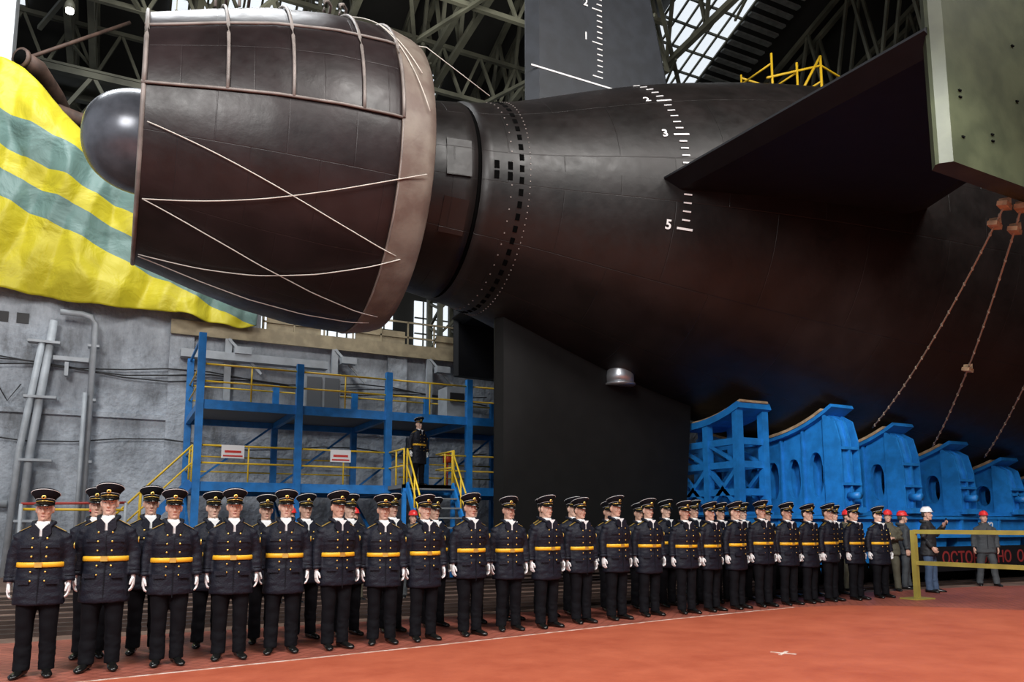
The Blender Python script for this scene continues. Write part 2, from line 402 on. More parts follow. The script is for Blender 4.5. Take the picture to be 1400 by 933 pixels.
for x in(-3.4,0,3,5.9): mb.bx(x-.03,x+.03,.02,.08,0,.95); mb.bx(x-.03,x+.03,-.2,.3,0,.04)
mb.obj('board',M_fin,hb); txt('ОСТОРОЖНО  ОПАСНО',.42,'lettering',hb,(1.0,-.03,.6),RX,M_signd)

def lashing(p,q,pads,sag=.25):
    mb=MB(); p=Vector(p);q=Vector(q); pts=[]
    for i in range(21):
        t=i/20; v=p.lerp(q,t); v.z-=sag*4*t*(1-t); pts.append(v)
    mb.tube(pts,.017,0,6)
    for i in range(0,20): mb.ell(pts[i].lerp(pts[i+1],.5),(.024,.024,.04),0,6,4)
    for t in pads:
        v=pts[int(t*20)]; mb.box(v,(.30,.14,.07),1,.3,.2); mb.box(v+Vector((.02,0,.06)),(.10,.16,.10),1,.6)
    mb.obj('lashing_rope',[M_rope2,M_wood])
lashing((12.0,6.75,6.35),(16.1,12.5,3.75),(0,.05))
lashing((12.35,6.7,6.35),(18.3,12.5,3.4),(0,.06,.5),.3)
lashing((14.2,6.7,6.3),(20.4,12.5,3.2),(0,.45),.3)

# ---------------------------------------------------------------- floor
def floor_mat(name,c1,c2,tile=.0,rough=.5):
    m=bpy.data.materials.new(name); m.use_nodes=True; nt=m.node_tree;N=nt.nodes;L=nt.links;b=N['Principled BSDF']
    tc=N.new('ShaderNodeTexCoord')
    n=N.new('ShaderNodeTexNoise'); n.inputs['Scale'].default_value=1.3; n.inputs['Detail'].default_value=12; n.inputs['Roughness'].default_value=.72; L.new(tc.outputs['Object'],n.inputs['Vector'])
    r=N.new('ShaderNodeValToRGB'); r.color_ramp.elements[0].position=.35; r.color_ramp.elements[1].position=.62
    r.color_ramp.elements[0].color=(*c1,1); r.color_ramp.elements[1].color=(*c2,1); L.new(n.outputs['Fac'],r.inputs[0])
    last=r.outputs[0]
    n2=N.new('ShaderNodeTexNoise'); n2.inputs['Scale'].default_value=60; n2.inputs['Detail'].default_value=3; L.new(tc.outputs['Object'],n2.inputs['Vector'])
    bp=N.new('ShaderNodeBump'); bp.inputs['Strength'].default_value=.25; bp.inputs['Distance'].default_value=.01; L.new(n2.outputs['Fac'],bp.inputs['Height'])
    if tile:
        mp=N.new('ShaderNodeMapping'); mp.inputs['Rotation'].default_value=(0,0,pi/4); L.new(tc.outputs['Object'],mp.inputs['Vector'])
        br=N.new('ShaderNodeTexBrick'); br.offset=0; br.inputs['Scale'].default_value=1; br.inputs['Brick Width'].default_value=tile; br.inputs['Row Height'].default_value=tile; br.inputs['Mortar Size'].default_value=tile*.06
        br.inputs['Color1'].default_value=(1,1,1,1); br.inputs['Color2'].default_value=(.82,.82,.82,1); br.inputs['Mortar'].default_value=(.5,.45,.42,1)
        L.new(mp.outputs[0],br.inputs['Vector'])
        mx=N.new('ShaderNodeMixRGB'); mx.blend_type='MULTIPLY'; mx.inputs[0].default_value=1; L.new(last,mx.inputs[1]); L.new(br.outputs['Color'],mx.inputs[2]); last=mx.outputs[0]
        b2=N.new('ShaderNodeBump'); b2.inputs['Strength'].default_value=.5; b2.inputs['Distance'].default_value=.01; L.new(br.outputs['Color'],b2.inputs['Height']); L.new(bp.outputs[0],b2.inputs['Normal']); bp=b2
    L.new(bp.outputs[0],b.inputs['Normal']); L.new(last,b.inputs['Base Color']); b.inputs['Roughness'].default_value=rough
    return m
M_floor=floor_mat('brown_concrete',(.10,.055,.04),(.20,.13,.10),0,.7)
M_plate=floor_mat('red_floor_plates',(.28,.075,.05),(.42,.12,.08),.13,.5)
M_red=floor_mat('red_floor_paint',(.40,.080,.038),(.52,.125,.062),0,.5)
mb=MB(); mb.bx(-40,95,-40,50,-.4,0); mb.obj('floor',M_floor)
mb=MB(); mb.prism([(-20,-15),(30,-15),(30,8),(18,11.4),(10,11.6),(4,11.5),(-2,11.4),(-20,11.2)],'z',0,.006); mb.obj('floor_plating',M_plate)
mb=MB(); ep=[(-14,6.9),(-5,7.6),(-.6,8.25),(3.5,8.85),(7.6,9.6),(10.6,10.0),(11.6,9.85),(12.6,9.2),(13.7,7.9),(16,5),(18,0),(18,-14),(-14,-14)]
mb.prism(ep,'z',.006,.012); mb.obj('floor_paint_area',M_red)
mb=MB()
for a,b in zip(ep[1:6],ep[2:6]): mb.beam((a[0],a[1],.011),(b[0],b[1],.011),.04,.008)
mb.box((6.75,6.55,.014),(.28,.04,.006),0,.5); mb.box((6.75,6.55,.0145),(.28,.04,.006),0,.5+pi/2)
mb.obj('floor_line',mat('worn_floor_line',(.75,.66,.6),.7,0,col2=(.5,.3,.22),vscale=9))
M_rail=mat('rail_steel',(.10,.07,.06),.4,.7,var=.3)
mb=MB()
for y in(12.0,12.5,13.0,13.6,14.3,15.2,16.1,17.1,17.9,19.2):
    mb.bx(-25,95,y-.035,y+.035,0,.05); mb.bx(-25,95,y-.08,y+.08,0,.015)
mb.obj('floor_rails',M_rail)

# ---------------------------------------------------------------- hall
def conc_mat():
    m=bpy.data.materials.new('painted_concrete_wall'); m.use_nodes=True; nt=m.node_tree;N=nt.nodes;L=nt.links;b=N['Principled BSDF']
    tc=N.new('ShaderNodeTexCoord'); mp=N.new('ShaderNodeMapping'); mp.inputs['Scale'].default_value=(1.2,1,.45); L.new(tc.outputs['Object'],mp.inputs[0])
    n=N.new('ShaderNodeTexNoise'); n.inputs['Scale'].default_value=1.1; n.inputs['Detail'].default_value=10; n.inputs['Roughness'].default_value=.7; L.new(mp.outputs[0],n.inputs['Vector'])
    r=N.new('ShaderNodeValToRGB'); e=r.color_ramp.elements; e[0].position=.3;e[0].color=(.14,.15,.16,1);e[1].position=.62;e[1].color=(.46,.50,.55,1)
    k=e.new(.46);k.color=(.32,.35,.39,1); L.new(n.outputs['Fac'],r.inputs[0]); L.new(r.outputs[0],b.inputs['Base Color'])
    n2=N.new('ShaderNodeTexNoise'); n2.inputs['Scale'].default_value=5;n2.inputs['Detail'].default_value=7; L.new(tc.outputs['Object'],n2.inputs['Vector'])
    bp=N.new('ShaderNodeBump'); bp.inputs['Strength'].default_value=.9; bp.inputs['Distance'].default_value=.07; L.new(n2.outputs['Fac'],bp.inputs['Height']); L.new(bp.outputs[0],b.inputs['Normal'])
    b.inputs['Roughness'].default_value=.75; return m
M_conc=conc_mat()
M_steel=mat('truss_steel',(.13,.13,.095),.6,0,var=.55,vscale=.6)
M_dark=mat('dark_cladding',(.018,.018,.016),.8,0,var=.4,vscale=.5)
M_lcol=mat('light_grey_column',(.5,.52,.54),.6,0,var=.15)
M_pipe=mat('grey_pipe',(.40,.43,.46),.5,0,var=.2)
M_sky=mat('skylight_glass',(.8,.85,.9),.4,emit=(.86,.93,1.0),estr=.9)
M_tan=mat('tan_paint',(.40,.33,.21),.6,0,var=.3)
mb=MB(); mb.bx(-25,95,25.8,26.3,0,7.6); mb.bx(1.2,95,25.6,26.5,7.45,7.75); mb.bx(-25,3.9,25.8,25.98,7.6,8.75)
mb.bx(-25,95,25.68,25.8,4.6,4.75)
for x in range(-20,90,7): mb.bx(x+.2,x+.9,25.66,25.8,0,7.5)
mb.obj('wall_back',M_conc)
mb=MB(); mb.bx(-25,95,26.3,46,7.3,7.5); mb.obj('gallery_floor',M_dark)
mb=MB(); mb.bx(-25,95,45,45.4,7.5,25); mb.obj('wall_far',M_dark)
mb=MB(); mb.bx(95,95.4,-12,45,0,34); mb.obj('wall_end',M_dark)
mb=MB(); mb.bx(9,95,-12.4,-12,0,24); mb.obj('wall_near',M_dark)  # unseen hall wall behind the camera, added to block world light on the right
mb=MB(); 
for x in range(-20,90,6): mb.bx(x,x+4.6,44.9,44.98,12.3,15.4)
for x in range(-20,90,6):
    for i in range(1,8): mb.bx(x+i*.575-.04,x+i*.575+.04,44.8,44.9,12.3,15.4,1)
    for z in(13.3,14.3): mb.bx(x,x+4.6,44.8,44.9,z-.04,z+.04,1)
mb.obj('window_1',[M_sky,M_steel])
ry=lambda y: 33-abs(y-22)*.409
mb=MB()
mb.prism([(46,ry(46)),(22,33),(-12,ry(-12)),(-12,ry(-12)+.4),(22,33.4),(46,ry(46)+.4)],'x',-25,95)
mb.obj('ceiling',M_dark)
def skylight(x0,x1,y0,y1,nm,dd=0):
    mb=MB(); p=lambda x,y,d:(x,y,ry(y)-d-dd)
    mb.loft([[p(x0,y0,.2),p(x1,y0,.2),p(x1,y1,.2),p(x0,y1,.2)],[p(x0,y0,.1),p(x1,y0,.1),p(x1,y1,.1),p(x0,y1,.1)]],0,False)
    nx=int((x1-x0)/.75)
    for i in range(nx+1):
        x=x0+(x1-x0)*i/nx; mb.beam(p(x,y0,.26),p(x,y1,.26),.10,.1,1)
    ny=max(2,int(abs(y1-y0)/1.2))
    for i in range(ny+1):
        y=y0+(y1-y0)*i/ny; mb.beam(p(x0,y,.28),p(x1,y,.28),.10,.12,1)
    mb.obj(nm,[M_sky,M_steel])
skylight(1,9,36,40.5,'window_2'); skylight(25,29.5,26,37,'window_3',.3); skylight(12,15,38,41,'window_4'); skylight(42,52,26,36,'window_5'); skylight(-10,-5,37,40,'window_6')
mb=MB()
for i in range(22): 
    y=25.5+i*.55; mb.beam((29.7,y,ry(y)-.5),(32.3,y,ry(y)-.5),.3,.12)
mb.obj('roof_corrugated_strip',mat('corrugated_grey',(.20,.21,.20),.6,0,var=.3))
def truss(mb,A0,A1,B0,B1,n,w,d=None):
    d=d or w*.6; A0,A1,B0,B1=map(Vector,(A0,A1,B0,B1))
    mb.beam(A0,A1,w);mb.beam(B0,B1,w)
    for i in range(n):
        a=A0.lerp(A1,i/n);b=B0.lerp(B1,(i+.5)/n);c=A0.lerp(A1,(i+1)/n)
        mb.beam(a,b,d);mb.beam(b,c,d)
mb=MB()
for x in(-8,-3,2,7,12,17,22.5,34,39,44,50,56):
    for dx in(0,.9):
        if x==22.5 and dx: continue
        truss(mb,(x+dx,22,24),(x+dx,45,22),(x+dx,22,32.4),(x+dx,45,23.2),8,.26,.15)
        truss(mb,(x+dx,-3,22),(x+dx,22,24),(x+dx,-3,23),(x+dx,22,32.4),7,.26,.14)
    for y in range(2,45,5): mb.beam((x,y,22+.08*min(y,44-y)),(x+.9,y+2,22+.08*min(y,44-y)),.1); 
mb.obj('roof_trusses',M_steel)
mb=MB()
for y,z in((27,22.6),(33,22.3),(39,22.2)):
    truss(mb,(-12,y,z),(22,y,z),(-12,y,z+2.4),(22,y,z+2.4),17,.2,.13)
for x in range(-10,20,6):
    mb.beam((x,24,22.6),(x+5,36,22.2),.16); mb.beam((x+5,24,22.6),(x,36,22.2),.16)
mb.beam((19,30,22.4),(34,30,22.4),.3,.4); mb.beam((19,24,24),(34,38,22.5),.18)
truss(mb,(32,27,22.3),(70,27,22.3),(32,27,24.7),(70,27,24.7),18,.2,.13)
truss(mb,(32,34,22.3),(70,34,22.3),(32,34,24.7),(70,34,24.7),18,.2,.13)
mb.obj('roof_bracing',M_steel)
mb=MB()
for x in(-9,3,15,27,39,51):
    for dx in(0,1.3):
        truss(mb,(x+dx,38,7.5),(x+dx,38,24),(x+dx,39.6,7.5),(x+dx,39.6,24),12,.26,.13)
    for i in range(12):
        z=7.5+i*1.37; mb.beam((x,38,z),(x+1.3,38,z+1.37),.12)
mb.obj('steel_columns',M_steel)
mb=MB()
truss(mb,(-12,33,17.0),(70,33,17.0),(-12,33,19.0),(70,33,19.0),36,.3,.14); truss(mb,(-12,35,17.0),(70,35,17.0),(-12,35,19.0),(70,35,19.0),36,.3,.14)
mb.bx(-12,70,32.8,35.2,19.1,19.2)
mb.obj('crane_girder',M_steel)
mb=MB(); mb.bx(-5.2,-3.75,27,28.4,7.75,30); mb.bx(-5.3,-3.65,26.9,27.0,7.75,30); mb.obj('concrete_column',M_lcol)
M_rust=mat('rusty_duct',(.09,.05,.035),.7,0,var=.5)
mb=MB(); mb.tube([(-3.3,26.0,15.35),(-2.9,26.4,15.35),(-2.5,27.6,15.2),(-1.5,31,14.2)],.27,0,16); mb.tube([(-3.32,25.98,15.35),(-3.25,26.06,15.35)],.32,0,16)
mb.tube([(-3.33,25.96,15.35),(-3.31,25.98,15.35)],.24,1,16); mb.tube([(-3.6,26.9,15.6),(-.5,28,18.6)],.06,0,8)
mb.tube([(-2.4,27.4,14.6),(4,29.5,14.2)],.22,0,12);mb.tube([(-2.4,27.4,14.0),(4,29.5,13.6)],.15,0,12)
mb.obj('ventilation_pipe',[M_rust,M_blackgap])
M_lamp=mat('lamp_glow',(1,1,1),.4,emit=(1,.98,.9),estr=12)
for (x,y,z) in((1.0,30,20.3),(6.0,30,21.2),(10,30,21),(-2.3,28,18.4),(30,31,21)):
    mb=MB(); mb.tube([(x,y,z),(x,y,z+.12)],.12,0,12); mb.tube([(x,y,z+.12),(x,y,z+.3),(x,y,z+.5)],[.18,.15,.06],1,12); mb.beam((x,y,z+.5),(x,y,22.2),.04,.04,1)
    mb.obj('hall_lamp',[M_lamp,M_steel])

mb=MB()
mb.bx(1.2,16,25.5,25.6,7.3,7.75)
for z in(8.1,8.65): mb.beam((3.95,25.9,z),(60,25.9,z),.05,.06)
for i in range(4,60): mb.beam((i,25.9,7.76),(i,25.9,8.65),.05)
for i in range(4,20,3): mb.bx(i+.1,i+1.9,25.93,25.96,7.78,8.3)
mb.obj('gallery_railing',M_tan)
mb=MB()
for x in(2.8,6.2,9.6,13,17):
    mb.bx(x,x+.2,25.5,25.66,4.9,7.3); mb.box((x+.5,25.3,6.9),(.5,.3,.22)); mb.beam((x+.1,25.5,7.3),(x+1.1,25.3,6.2),.08)
mb.bx(1.5,6.0,25.2,25.6,6.55,6.8)
mb.obj('wall_brackets',M_pipe)

mb=MB()
mb.tube([(-2.4,25.5,0),(-2.25,25.5,3.5),(-1.9,25.5,7.3)],.11,0,12)
mb.tube([(-2.65,25.4,0),(-2.5,25.4,3.5),(-2.15,25.4,6.6)],.09,0,12)
mb.tube([(-.85,25.35,0),(-.85,25.35,7.3),(-.95,25.35,7.5),(-1.2,25.35,7.55),(-1.75,25.35,7.55)],.085,0,12)
mb.tube([(-.98,25.1,0),(-.98,25.1,5.2)],.06,0,10)
mb.tube([(-6,25.55,2.0),(-2.7,25.55,2.0)],.12,0,10)
for z in(1.5,3.2,5.0,6.6): mb.bx(-2.5,-1.7,25.3,25.66,z,z+.07); mb.bx(-1.0,-.7,25.3,25.66,z,z+.07)
mb.box((-1.4,25.5,6.2),(.9,.3,.12)); mb.box((-1.5,25.5,5.9),(.1,.3,.4))
mb.obj('wall_pipes',M_pipe)
M_cable=mat('black_cable',(.02,.02,.022),.6)
mb=MB()
for k,z in enumerate((5.9,6.0,6.1,3.9)):
    mb.tube([(-3.6+i*1.2,25.62,z+.12*math.sin(i*1.3+k)) for i in range(14)],.022,0,6)
mb.tube([(-3.4,25.6,7.2),(-3.3,25.6,5.6),(-2.9,25.6,4.9),(-2.6,25.6,5.4)],.02,0,6)
for x in(-3.35,-2.85): mb.bx(x,x+.3,25.77,25.79,7.2,7.5)
mb.obj('wall_cables',M_cable)

def tarp_mat():
    m=bpy.data.materials.new('yellow_tarpaulin'); m.use_nodes=True; nt=m.node_tree;N=nt.nodes;L=nt.links;b=N['Principled BSDF']
    tc=N.new('ShaderNodeTexCoord'); sp=N.new('ShaderNodeSeparateXYZ'); L.new(tc.outputs['Object'],sp.inputs[0])
    mx=N.new('ShaderNodeMath');mx.operation='MULTIPLY_ADD';mx.inputs[1].default_value=.42; L.new(sp.outputs['X'],mx.inputs[0]); L.new(sp.outputs['Z'],mx.inputs[2])
    mr=N.new('ShaderNodeMapRange'); mr.inputs['From Min'].default_value=5; mr.inputs['From Max'].default_value=15; L.new(mx.outputs[0],mr.inputs[0])
    r=N.new('ShaderNodeValToRGB'); r.color_ramp.interpolation='CONSTANT'; e=r.color_ramp.elements
    Yc=(.50,.43,.02,1); G=(.12,.20,.18,1)
    e[0].position=0;e[0].color=Yc; e[1].position=.42;e[1].color=G
    for p,c in((.505,Yc),(.575,G),(.68,Yc)): k=e.new(p);k.color=c
    L.new(mr.outputs[0],r.inputs[0]); L.new(r.outputs[0],b.inputs['Base Color']); b.inputs['Roughness'].default_value=.5; b.inputs['Specular IOR Level'].default_value=.35
    n=N.new('ShaderNodeTexNoise'); n.inputs['Scale'].default_value=1.1;n.inputs['Detail'].default_value=4;n.inputs['Distortion'].default_value=.6; L.new(tc.outputs['Object'],n.inputs['Vector'])
    bp=N.new('ShaderNodeBump'); bp.inputs['Strength'].default_value=.7; bp.inputs['Distance'].default_value=.16; L.new(n.outputs['Fac'],bp.inputs['Height']); L.new(bp.outputs[0],b.inputs['Normal'])
    return m
M_tarp=tarp_mat()
mb=MB(); NX,NZ=190,90; vs=[]
top=[(-9,15.6),(-4,15.2),(-3.2,15.0),(-2.4,14.2),(-1.2,13.0),(1,12.4),(3.75,11.2)]
def crease(a):
    a=a%1.0; return abs(a-.5)*2
for i in range(NX+1):
    x=-9+12.75*i/NX
    zt_=interp(top,x); zb_=7.95-.04*(x+3)+.06*math.sin(x*1.7)+.03*math.sin(x*5.3)
    for j in range(NZ+1):
        t=j/NZ; z=zb_+(zt_-zb_)*t
        w=.35*noise.noise(Vector((x*.4,z*.3,7)))
        y=24.75+.40*crease(x*.36+z*.10+w)+.22*crease(x*.85-z*.16+w*1.5)+.16*crease(z*.30+x*.12+w)+.16*noise.noise(Vector((x*.8,z*.7,3)))+.05*noise.noise(Vector((x*3,z*2,1)))
        y+=(t**6)*.8
        vs.append((x+.1*math.sin(z*2.2)*(i/NX)**3,min(y,25.7) if z<9 else y,z))
fs=[(i*(NZ+1)+j,(i+1)*(NZ+1)+j,(i+1)*(NZ+1)+j+1,i*(NZ+1)+j+1) for i in range(NX) for j in range(NZ)]
mb.add(vs,fs,0,True); o=mb.obj('tarpaulin',M_tarp); sd=o.modifiers.new('s','SOLIDIFY'); sd.thickness=.02
mb=MB(); mb.bx(-9,3.6,26.0,26.8,8.8,11.0); mb.bx(-9,-1.4,26,26.8,11,12.6); mb.bx(-9,-3.9,26,26.8,12.6,14.2); mb.bx(-9,3.6,26.35,26.8,7.51,8.8); mb.obj('covered_equipment',M_dark)

# ---------------------------------------------------------------- scaffold platform
mb=MB(); X0,X1=1.75,14.5; Y0,Y1=21.0,24.6
px=[1.75,4.25,6.75,9.25,11.75,14.5]
for k,x in enumerate(px):
    for y in(Y0,Y1):
        top_=6.35 if k==0 else 5.75
        mb.bx(x-.09,x+.09,y-.09,y+.09,0,top_)
    for z in(2.4,4.5): mb.bx(x-.06,x+.06,Y0,Y1,z-.12,z+.05)
    mb.beam((x,Y0,.5),(x,Y1,2.3),.07)
for z in(2.5,4.6):
    for y in(Y0,Y1): mb.bx(X0,X1,y-.05,y+.05,z-.22,z+.02)
    mb.bx(X0,X1,Y0,Y1,z-.04,z,2)
for a,b in zip(px,px[1:]): mb.beam((a,Y1,2.5),(b,Y1,4.5),.06)
mb.beam((X0,Y0,6.3),(X0,Y1,6.3),.06)
for zz,xs_ in((4.6,px),(2.5,px)):
    for a,b in zip(xs_,xs_[1:]):
        if zz==2.5 and a==6.75: a=8.3
        for dz in(.5,.95): mb.tube([(a,Y0,zz+dz),(b,Y0,zz+dz)],.026,1,6)
        mid=(a+b)/2; mb.tube([(mid,Y0,zz),(mid,Y0,zz+.95)],.022,1,6)
        for dz in(.5,.95): mb.tube([(a,Y1,zz+dz),(b,Y1,zz+dz)],.024,1,6)
    for dz in(.5,.95): mb.tube([(X0,Y0,zz+dz),(X0,Y1,zz+dz)],.024,1,6)
def stair(xa,xb,ya,yb,za,zb_,side):
    n=9
    if side=='x':
        for y in(ya,yb):
            mb.beam((xa,y,za),(xb,y,zb_),.05,.2,0); mb.tube([(xa,y,za+.95),(xb,y,zb_+.95)],.026,1,6); mb.tube([(xa,y,za+.5),(xb,y,zb_+.5)],.022,1,6)
            for t in(0,.5,1): mb.tube([(xa+(xb-xa)*t,y,za+(zb_-za)*t),(xa+(xb-xa)*t,y,za+(zb_-za)*t+.95)],.024,1,6)
        for i in range(n): t=(i+.5)/n; mb.box((xa+(xb-xa)*t,(ya+yb)/2,za+(zb_-za)*t),(.24,abs(yb-ya),.04),2)
    else:
        for x in(xa,xb):
            mb.beam((x,ya,za),(x,yb,zb_),.05,.2,0); mb.tube([(x,ya,za+.95),(x,yb,zb_+.95)],.026,1,6); mb.tube([(x,ya,za+.5),(x,yb,zb_+.5)],.022,1,6)
            for t in(0,.33,.66,1): mb.tube([(x,ya+(yb-ya)*t,za+(zb_-za)*t),(x,ya+(yb-ya)*t,za+(zb_-za)*t+.95)],.024,1,6)
        for i in range(n): t=(i+.5)/n; mb.box(((xa+xb)/2,ya+(yb-ya)*t,za+(zb_-za)*t),(abs(xb-xa),.24,.04),2)
stair(-.6,1.65,21.1,22.0,.1,2.5,'x')
mb.bx(6.75,8.25,19.6,21,2.4,2.5,2); mb.bx(6.75,8.25,19.6,19.66,2.3,2.5,0)
for x in(6.8,8.2): mb.bx(x-.05,x+.05,19.62,19.72,0,2.5)
for x in(6.78,8.22):
    for dz in(.5,.95): mb.tube([(x,19.65,2.5+dz),(x,21,2.5+dz)],.026,1,6)
    for y in(19.65,20.3): mb.tube([(x,y,2.5),(x,y,3.45)],.026,1,6)
stair(6.85,8.15,17.8,19.6,0.2,2.5,'y')
M_grate=mat('grating_grey',(.16,.17,.18),.6)
M_yel2=mat('yellow_handrail',(.85,.56,.03),.45,0,var=.15)
mb.obj('scaffold_platform',[M_blue,M_yel2,M_grate])
for (x,z) in((2.6,3.3),(5.4,3.3)):
    mb=MB(); mb.bx(x-.28,x+.28,20.93,20.96,z-.17,z+.17); mb.bx(x-.2,x+.2,20.92,20.93,z-.03,z+.03,1); mb.bx(x-.24,x+.24,20.92,20.93,z-.13,z-.09,1); mb.obj('safety_sign',[M_white,M_sign])
mb=MB(); mb.bx(5.0,6.1,23.9,24.4,4.6,6.1); mb.bx(5.05,5.5,23.87,23.9,4.7,6.0,1); mb.bx(5.6,6.05,23.87,23.9,4.7,6.0,1); mb.obj('electrical_cabinet',[M_pipe,M_grate])
mb=MB(); mb.bx(9.6,10.3,23.6,24.4,4.6,6.0); mb.bx(9.7,10.2,23.55,23.6,5.5,5.8,1); mb.obj('electrical_cabinet',[M_pipe,M_cable])
mb=MB(); mb.tube([(8.9,21.8,3.3),(8.9,21.8,3.5),(8.9,21.8,3.6)],[.14,.14,.06],0,12); mb.beam((8.9,21.8,2.51),(8.9,21.8,3.4),.04); mb.box((8.9,21.8,2.52),(.3,.3,.04)); mb.obj('alarm_beacon',mat('orange_red',(.7,.08,.02),.5))
mb=MB(); mb.tube([(-1.9,20.5,1.9),(.2,20.5,1.95)],.03,0,8); mb.tube([(-1.9,20.5,0),(-1.9,20.5,1.9)],.04,2,8); mb.tube([(.2,20.5,0),(.2,20.5,1.95)],.04,2,8)
mb.tube([(-1.9,20.6,1.78),(.2,20.6,1.78)],.03,1,8)
mb.obj('supply_pipes',[mat('red_pipe',(.4,.04,.03),.5),M_yel2,M_pipe])

M_fence=mat('olive_yellow_paint',(.40,.33,.07),.5,0,var=.2)
mb=MB(); fp=[(13.95,10.05),(14.05,7.6),(15.2,5.6),(16.8,3.6)]
for a,b in zip(fp,fp[1:]):
    for z in(.7,1.3): mb.beam((*a,z),(*b,z),.05,.08)
for a in fp:
    mb.bx(a[0]-.045,a[0]+.045,a[1]-.045,a[1]+.045,0,1.33); mb.bx(a[0]-.28,a[0]+.28,a[1]-.18,a[1]+.18,.006,.03)
mb.obj('barrier_fence',M_fence)

# ---------------------------------------------------------------- people
def sring(cx,cy,z,wx,wy,n=28,p=2.3):
    r=[]
    for k in range(n):
        t=2*pi*k/n; c,s_=math.cos(t),math.sin(t)
        r.append((cx+wx*math.copysign(abs(c)**(2/p),c),cy+wy*math.copysign(abs(s_)**(2/p),s_),z))
    return r
P_skin=mat('skin',(.58,.34,.25),.55); P_skin2=mat('skin_pale',(.66,.42,.32),.55)
P_hair=mat('hair',(.05,.035,.025),.7)
P_coat=mat('navy_coat_cloth',(.006,.0075,.016),.6,0,bump=.3,bscale=60,spec=.3)
P_trou=mat('black_trousers',(.004,.004,.006),.8,spec=.15)
P_shoe=mat('black_leather',(.006,.006,.006),.25)
P_whi=mat('white_glove',(.85,.85,.85),.7)
P_gold=mat('yellow_belt',(.85,.46,.02),.45)
P_goldm=mat('gold_metal',(.9,.62,.15),.3,.7)
P_cap=mat('cap_cloth',(.006,.0065,.010),.8,spec=.2)
P_gloss=mat('visor_gloss',(.005,.005,.005),.15)
P_eye=mat('eye_white',(.75,.73,.7),.4); P_iris=mat('iris',(.03,.025,.02),.3); P_lip=mat('lips',(.42,.17,.14),.5)
P_red=mat('helmet_red',(.65,.03,.03),.3); P_hwhite=mat('helmet_white',(.8,.8,.8),.3)
P_ol=mat('olive_jacket',(.07,.063,.04),.8,0,bump=.3,bscale=40); P_grey=mat('grey_workwear',(.04,.045,.05),.8,0,bump=.3,bscale=40); P_jean=mat('denim',(.04,.07,.13),.8)
P_black=mat('black_jacket',(.012,.012,.014),.7)
def hand(wr,along,palm,fwd,curl=.5):
    A=Vector(along).normalized(); F=Vector(fwd); F=(F-A*F.dot(A)).normalized(); T=A.cross(F).normalized()
    if T.dot(Vector(palm))<0: T=-T
    W=Vector(wr); mb=MB()
    def rg(d,w,t,sh=0):
        c=W+A*d; return [c+F*(w*math.cos(2*pi*k/12)+sh)+T*t*math.sin(2*pi*k/12) for k in range(12)]
    mb.loft([rg(-.03,.026,.022),rg(0,.028,.02),rg(.03,.038,.019),rg(.06,.043,.018),rg(.09,.041,.016),rg(.1,.036,.012)])
    for k,(o,l) in enumerate(((.031,.072),(.0105,.080),(-.0105,.075),(-.031,.058))):
        p=W+A*.085+F*o; pts=[p-A*.02,p]; a=curl*.35; rr=[.0105,.0105]
        for sgl,f in((.45,1),(.32,1.6),(.23,1.6)):
            p=p+(A*math.cos(a)+T*math.sin(a))*l*sgl; pts.append(p); a+=curl*.55*f; rr.append(.0098 if len(rr)<4 else .008)
        mb.tube(pts,rr,0,8,True,tuple(F))
    p=W+A*.025+F*.03
    mb.tube([p-F*.012,p+A*.02+F*.018+T*.008,p+A*.048+F*.026+T*.016,p+A*.072+F*.022+T*.022],[.014,.0135,.011,.009],0,8,True,tuple(T))
    return remesh(mb,.0042,1)
def head(B,skin,hair,eyew,iris,lip,zc=1.655):
    H=MB(); n=32
    tab=[(-.118,.015,-.060,.012),(-.113,.032,-.054,.028),(-.098,.045,-.040,.047),(-.075,.055,-.022,.068),(-.045,.062,-.010,.081),(-.015,.067,-.003,.089),(.015,.071,.001,.093),(.045,.073,.003,.095),(.075,.069,.005,.089),(.1,.055,.005,.07),(.115,.032,.005,.042),(.121,.01,.005,.012)]
    H.loft([sring(0,cy,z+zc,w,wy,n,2.1) for z,w,cy,wy in tab])
    H.loft([sring(0,.012,z,w,w*1.02,20,2) for z,w in((1.44,.068),(1.50,.058),(1.56,.056),(zc-.03,.054))])
    H.loft([sring(0,y,z+zc,w,d,12,2) for z,y,w,d in((.02,-.088,.007,.008),(-.005,-.096,.009,.012),(-.03,-.104,.013,.014),(-.04,-.104,.017,.014),(-.048,-.096,.014,.010))])
    H.ell((0,-.078,zc+.026),(.05,.018,.011)); H.ell((0,-.082,zc-.1),(.022,.016,.016))
    for s_ in(-1,1):
        H.ell((s_*.036,-.068,zc-.035),(.02,.016,.02)); H.ell((s_*.073,.008,zc-.012),(.010,.020,.033)); H.ell((s_*.078,.014,zc+.002),(.009,.014,.018))
    H.ell((0,-.083,zc-.073),(.026,.014,.012))
    vs,fs=remesh(H,.0055,2); B.add(vs,fs,skin,True)
    for s_ in(-1,1):
        B.ell((s_*.030,-.082,zc+.004),(.013,.008,.006),eyew); B.ell((s_*.030,-.0895,zc+.004),(.0055,.003,.0055),iris)
        B.tube([(s_*.014,-.093,zc+.021),(s_*.03,-.092,zc+.026),(s_*.046,-.080,zc+.021)],[.0025,.0035,.0025],hair,6)
    B.ell((0,-.0965,zc-.071),(.020,.0045,.0035),lip); B.ell((0,-.0945,zc-.078),(.017,.0045,.004),lip)
    K=MB()
    K.loft([sring(0,.030,zc+z,w,wy,24,2.1) for z,w,wy in((-.06,.045,.052),(-.03,.062,.070),(0,.0725,.074),(.045,.0755,.078),(.085,.07,.074),(.118,.035,.045))])
    B.add(K.v,K.f,hair,True)
